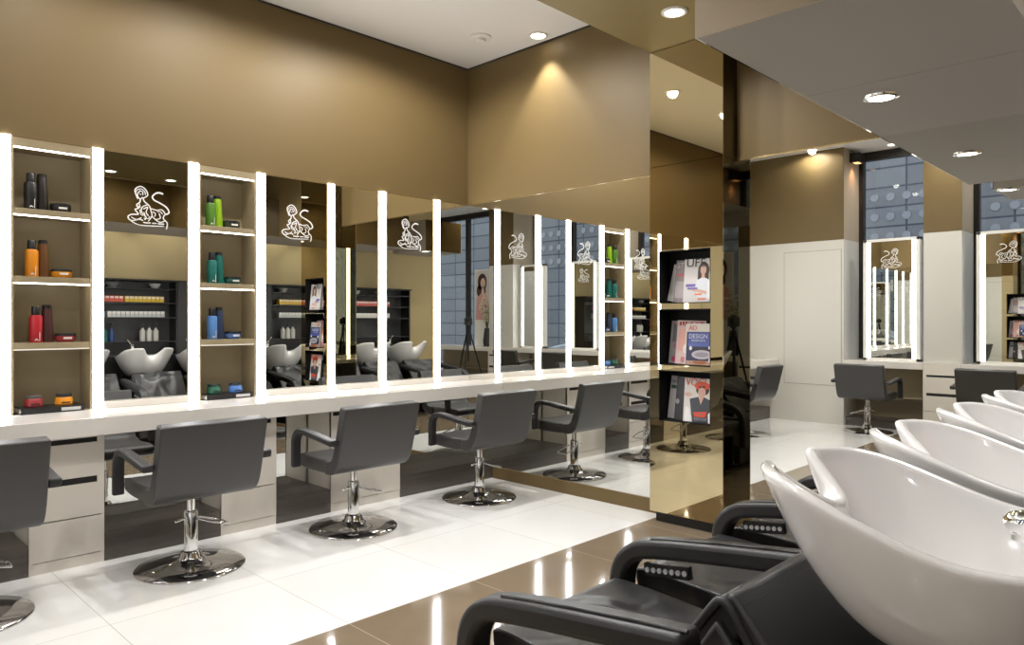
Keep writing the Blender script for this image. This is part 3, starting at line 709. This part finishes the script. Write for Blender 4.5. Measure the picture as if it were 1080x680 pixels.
for i, (x, c, n) in enumerate([(2.50, (150, 40, 44), 'red'), (2.58, (206, 112, 24), 'orange'), (2.66, (206, 112, 24), 'second orange'), (2.86, (30, 100, 92), 'teal'), (2.94, (28, 60, 110), 'navy'),
                              (3.3, (186, 184, 180), 'white'), (3.38, (196, 194, 190), 'second white'), (3.46, (180, 178, 172), 'third white')]):
    lathe_thing('pump_bottle', '%s pump bottle on the lowest black shelf behind the basins' % n, 'bottle', (x, BK+.16, 1.088),
                [('body', [(0, 0), (.033, 0), (.034, .006), (.034, .13), (.014, .155), (.012, .17), (0, .17)], cm(*c)), ('pump', [(0, .17), (.014, .17), (.014, .19), (.006, .195), (.006, .215), (.016, .217), (.016, .227), (0, .227)], cm(*CAPB))], 'pump bottles behind the basins', 16)
for i, x in enumerate((1.75, 2.2, 2.62, 2.95, 3.45)):
    lathe_thing('mixing_bowl', '%s mixing bowl on the top black shelf behind the basins' % ['far left pale', 'left pale', 'middle grey', 'right grey', 'far right pale'][i], 'bowl', (x, BK+.15, 1.763),
                [('bowl', [(0, 0), (.04, 0), (.075, .06), (.072, .062), (.036, .008), (0, .008)], cm(*((196, 194, 190) if i in (0, 1, 4) else (120, 120, 122))))], 'mixing bowls behind the basins', 20)

# ---------------------------------------------------------------- desks and lit mirrors along the shop window (seen in the mirrors)
def desk(y0, y1, label):
    t = thing('window_desk', label, 'desk', (-1.0, (y0+y1)/2, 0), group='white desks along the shop window')
    h = (y1-y0)/2-.002
    MB().box(-.5, .03, -h, h, .76, .845).build('desk_top', 'counter', t, bevel=.003)
    MB().box(-.47, -.45, -h, h, .1, .76).build('back_panel', 'taupe', t)
    MB().box(-.45, -.15, -h, h, .38, .40).build('shelf', 'taupe', t)
    MB().box(-.45, -.06, -h, h, 0, .10).build('plinth', 'plinth', t)
desk(2.57, 3.497, 'white desk between the white wall and the pillar, seen in the right-hand mirror')
desk(.15, 2.17, 'long white desk under two lit mirrors, at the right picture edge')
desk(-2.4, -.49, 'white desk beside the poster, seen only in the corner mirrors')
for y0, y1, lab in ((2.172, 2.568, 'white drawer unit under the front pillar, seen in the right-hand mirror'), (-.488, .148, 'white drawer unit under the second front pillar')):
    t = drawers('drawer_unit', -(y1-y0)/2, (y1-y0)/2, 0, .5, .845, lab, group='white drawer units')
    t.location = (-.965, (y0+y1)/2, 0); t.rotation_euler = (0, 0, PI/2)
def lit_mirror(y0, y1, label):
    t = thing('lit_mirror', label, 'mirror', (-1.12, (y0+y1)/2, .845), group='free-standing lit mirrors at the shop window')
    h = (y1-y0)/2; z1 = 1.535
    MB().box(-.1, 0, -h, -h+.042, 0, z1).box(-.1, 0, h-.042, h, 0, z1).box(-.1, 0, -h, h, z1-.035, z1).box(-.1, 0, -h, h, 0, .035).box(-.1, -.09, -h, h, 0, z1).build('frame', 'white', t, bevel=.002)
    MB().box(-.012, .002, -h+.042, -h+.09, .035, z1-.035).build('light_strip', 'led_desk', t)
    MB().box(-.012, .002, h-.09, h-.042, .035, z1-.035).build('light_strip', 'led_desk', t)
    MB().box(-.03, -.004, -h+.09, h-.09, .035, z1-.035).build('mirror_glass', 'mirror', t)
    emblem(t, (-.004, 0, 1.28), (0, 1, 0), (1, 0, 0), .24)
    return t
lit_mirror(2.64, 3.30, 'lit mirror with emblem between the white wall and the pillar, seen in the right-hand mirror')
lit_mirror(1.42, 2.05, 'lit mirror with emblem at the right picture edge')
lit_mirror(.22, .82, 'lit mirror with emblem on the far side of the long window desk')
# poster of a woman beside the window
t = thing('poster', 'tall poster of a dark-haired woman in pink, standing by the shop window', 'poster', (-1.2, -.90, .845))
MB().box(-.03, 0, -.22, .22, 0, 1.52).build('board', 'white', t)
pm = MB()
def ppoly(i, pts, d): pm.mat(i); pm.prism([(a, b) for a, b in pts], 0, d, 'x')
el = lambda cx, cz, rx, rz: [(cx+rx*math.cos(q*PI/10), cz+rz*math.sin(q*PI/10)) for q in range(20)]
ppoly(0, [(-.2, .52), (.2, .52), (.2, 1.5), (-.2, 1.5)], .0005)
ppoly(1, el(.0, 1.27, .13, .17), .001); ppoly(1, el(-.03, 1.1, .13, .15), .001)
ppoly(2, el(.02, 1.25, .07, .1), .0015); ppoly(2, [(-.03, 1.0), (.06, 1.0), (.05, 1.18), (-.01, 1.18)], .0015)
ppoly(3, [(-.19, .52), (-.15, .95), (-.03, 1.05), (.02, .98), (.08, 1.05), (.17, .93), (.19, .52)], .0018); ppoly(2, [(-.12, .75), (.05, 1.05), (.09, 1.03), (-.06, .7)], .002)
pm.build('picture', [cm(206, 200, 198), cm(66, 44, 40), cm(222, 186, 170), cm(214, 160, 156)], t)
# vase with pale blossoms
t = thing('flower_vase', 'tall vase of pale blossoms on the desk beside the tripod', 'vase', (-1.05, -.60, .845))
MB().lathe([(0, 0), (.07, 0), (.085, .1), (.06, .3), (.05, .36), (.044, .36), (.05, .28), (.07, .1), (.0, .01)], n=28).build('vase', cm(40, 40, 42), t, smooth=40)
st = MB(); fl = MB()
for i in range(9):
    a = i*2.4; q = .06+.025*(i % 3); zt = .72+.045*i % .4
    p = smooth_path([(0, 0, .3), (q*.4*math.cos(a), q*.4*math.sin(a), .5), (q*math.cos(a), q*math.sin(a), .62+.04*i)], 4); st.tube(p, .004, 6)
    for k in range(5):
        f = p[-1-k]; 
        for m in range(5):
            b = m*1.257+k; c = Vector(f)+Vector((.022*math.cos(b), .022*math.sin(b), .012*math.sin(b*2)))
            fl.lathe([(0, -.01), (.016, -.004), (.018, .004), (0, .01)], c.x, c.y, c.z, 7)
st.build('stems', cm(70, 84, 52), t, smooth=60); tag(fl.build('blossoms', cm(222, 218, 190), t, smooth=60), kind='stuff')

# ---------------------------------------------------------------- the photographer's tripod (seen in the mirrored corners)
t = thing('camera_tripod', 'black photo tripod with a camera, reflected in the mirrored corners', 'tripod', (-.10, -.098, 0))
MB().tube([(0, 0, .62), (0, 0, 1.24)], .014, 12).lathe([(0, 1.14), (.035, 1.14), (.035, 1.2), (.02, 1.21), (.02, 1.25), (.04, 1.255), (.04, 1.27), (0, 1.27)], n=20).build('centre_column', 'metal_dark', t, smooth=40)
for k in range(3):
    a = 2.36+k*2*PI/3+.3
    p0 = (.03*math.cos(a), .03*math.sin(a), 1.15); p1 = (.36*math.cos(a), .36*math.sin(a), .01); pm_ = tuple((u+v)/2 for u, v in zip(p0, p1))
    l = MB().tube([p0, pm_], .014, 10).tube([pm_, p1], .010, 10).build('leg', 'metal_dark', t, smooth=40)
    MB().lathe([(0, -.01), (.014, -.01), (.016, .01), (.012, .03), (0, .03)], p1[0], p1[1], p1[2], 12).build('rubber_foot', 'black', l, smooth=40)
a = math.radians(44.43); fx, fy = math.cos(math.radians(44.43))*1, math.sin(math.radians(44.43))
fw = Vector((.714, .70, 0)); rt = Vector((.70, -.714, 0))
MB().obox((0, 0, 1.335), rt*.072, fw*.035, (0, 0, .062)).obox((0, 0, 1.405), rt*.03, fw*.03, (0, 0, .02)).build('camera_body', 'black', t, bevel=.006)
MB().tube([tuple(fw*.03+Vector((0, 0, 1.345))), tuple(fw*.115+Vector((0, 0, 1.345)))], [.036, .04], 24).build('lens', 'metal_dark', t, smooth=40)

# ---------------------------------------------------------------- lamps
def downlight(x, y, z, label, power, cone=150, blend=.9, trim='white', col=(1, .98, .95), aim=None, r=.055):
    t = thing('recessed_downlight', label, 'ceiling light', (x, y, z), group='recessed ceiling downlights')
    MB().lathe([(r, .0), (r, -.008), (r+.006, -.012), (r+.02, -.008), (r+.022, 0)], n=36).build('trim_ring', trim, t, smooth=40)
    MB().lathe([(0, -.003), (r, -.003), (r, -.0015), (0, -.0015)], n=32).build('lens', 'lamp', t)
    ld = bpy.data.lights.new('downlight_beam', 'SPOT'); ld.energy = power; ld.spot_size = math.radians(cone); ld.spot_blend = blend; ld.shadow_soft_size = .045; ld.color = col
    lo = bpy.data.objects.new('downlight_beam', ld); COL.objects.link(lo); lo.parent = t; lo.location = (0, 0, -.014)
PW = 105
for x, l in ((-.87, 'white ceiling light near the front wall, seen in the mirror'), (1.1, 'white ceiling light above the second styling chair'), (2.14, 'white ceiling light above the row of chairs, reflected in the bronze column'), (3.17, 'white ceiling light above the fourth styling chair')):
    downlight(x, 3.85, CEIL, l, PW*(.3 if x < 0 else .55 if x < 1.5 else .9 if x < 3 else 1.25), 168, .35)
downlight(4.21, 3.84, CEIL, 'bright ceiling light in the white ceiling close to the end wall', 75, 80, .4)
for x, z, l in ((3.70, SOF, 'ceiling light in the bronze soffit beside the column'), (2.2, SOF, 'ceiling light in the middle of the bronze soffit'), (.75, CEIL, 'ceiling light in the white ceiling above the near floor'), (-.6, CEIL, 'ceiling light in the white ceiling near the window desks')):
    downlight(x, 2.296, z, l, PW*.7)
for x, y, l in ((2.865, .02, 'left ceiling light above the black shelving, seen in a mirror'), (3.6, -.07, 'right ceiling light above the black shelving, seen in a mirror')):
    downlight(x, y, SOF, l, PW*.5, 80, .5)
for x, y, z, l in ((-.35, .9, CEIL, 'added ceiling light over the long window desk'), (-.35, -.9, CEIL, 'added ceiling light over the poster'), (-.3, -2.2, CEIL, 'added ceiling light at the far back of the front zone'), (-1.28, 3.0, CEIL, 'added ceiling light in the window bay beside the white wall'), (-1.28, 1.7, CEIL, 'added ceiling light in the window bay right of the pillar'), (-1.28, -.9, CEIL, 'added ceiling light in the window bay above the poster')):  # unseen lamps added to brighten the dark front zone
    downlight(x, y, z, l, PW*.33)
downlight(3.56, 1.12, MT, 'ceiling light with metal ring in the grey bulkhead above the basins', PW*.35, trim='chrome')
downlight(1.93, 1.20, MT, 'ceiling light at the end of the second bulkhead, reflected at the right edge', PW*.35, trim='chrome')
# smoke detector
t = thing('smoke_detector', 'round white smoke detector on the white ceiling', 'smoke detector', (3.92, 4.19, CEIL))
MB().lathe([(0, 0), (.085, 0), (.085, -.012), (.06, -.02), (0, -.02)], n=36).build('base', 'ceil', t, smooth=40)
MB().lathe([(0, -.019), (.045, -.019), (.04, -.04), (0, -.042)], n=30).build('sensor', 'ceil', t, smooth=40)
# black wall spot beside the window
t = thing('wall_spotlight', 'black box spotlight with an orange glow, high beside the shop window', 'spotlight', (-1.30, 3.43, 3.42))
MB().box(-.1, .1, -.06, .068, 0, .12).build('housing', 'black', t, bevel=.006)
MB().box(-.06, .06, -.03, .04, -.002, 0).build('lens', emis('amber lens', (1, .5, .2, 1), 3), t)
ld = bpy.data.lights.new('spot_beam', 'SPOT'); ld.energy = 8; ld.color = (1, .45, .18); ld.spot_size = math.radians(80); ld.shadow_soft_size = .02
lo = bpy.data.objects.new('spot_beam', ld); COL.objects.link(lo); lo.parent = t; lo.location = (0, 0.02, -.02)

# ---------------------------------------------------------------- daylight
w = bpy.data.worlds.new('World'); SC.world = w; w.use_nodes = True
bg = w.node_tree.nodes['Background']; bg.inputs[0].default_value = (.90, .94, 1, 1); bg.inputs[1].default_value = 2.0

# ---------------------------------------------------------------- camera
cd = bpy.data.cameras.new('camera'); cam = bpy.data.objects.new('camera', cd); COL.objects.link(cam)
cd.sensor_width = 36; cd.lens = 765/1080*36; cd.shift_y = -2/1080; cd.clip_start = .02
cam.location = (0, 0, H); cam.rotation_euler = (PI/2, 0, math.radians(44.43)-PI/2)
SC.camera = cam
vs = SC.view_settings; vs.view_transform = 'Standard'; vs.look = 'None'; vs.gamma = 1; vs.exposure = .06; vs.use_curve_mapping = False
cy = SC.cycles; cy.use_denoising = True; cy.max_bounces = 14; cy.glossy_bounces = 10; cy.diffuse_bounces = 4; cy.transparent_max_bounces = 8
cy.sample_clamp_indirect = 6; cy.caustics_reflective = True; cy.caustics_refractive = False; cy.blur_glossy = 0
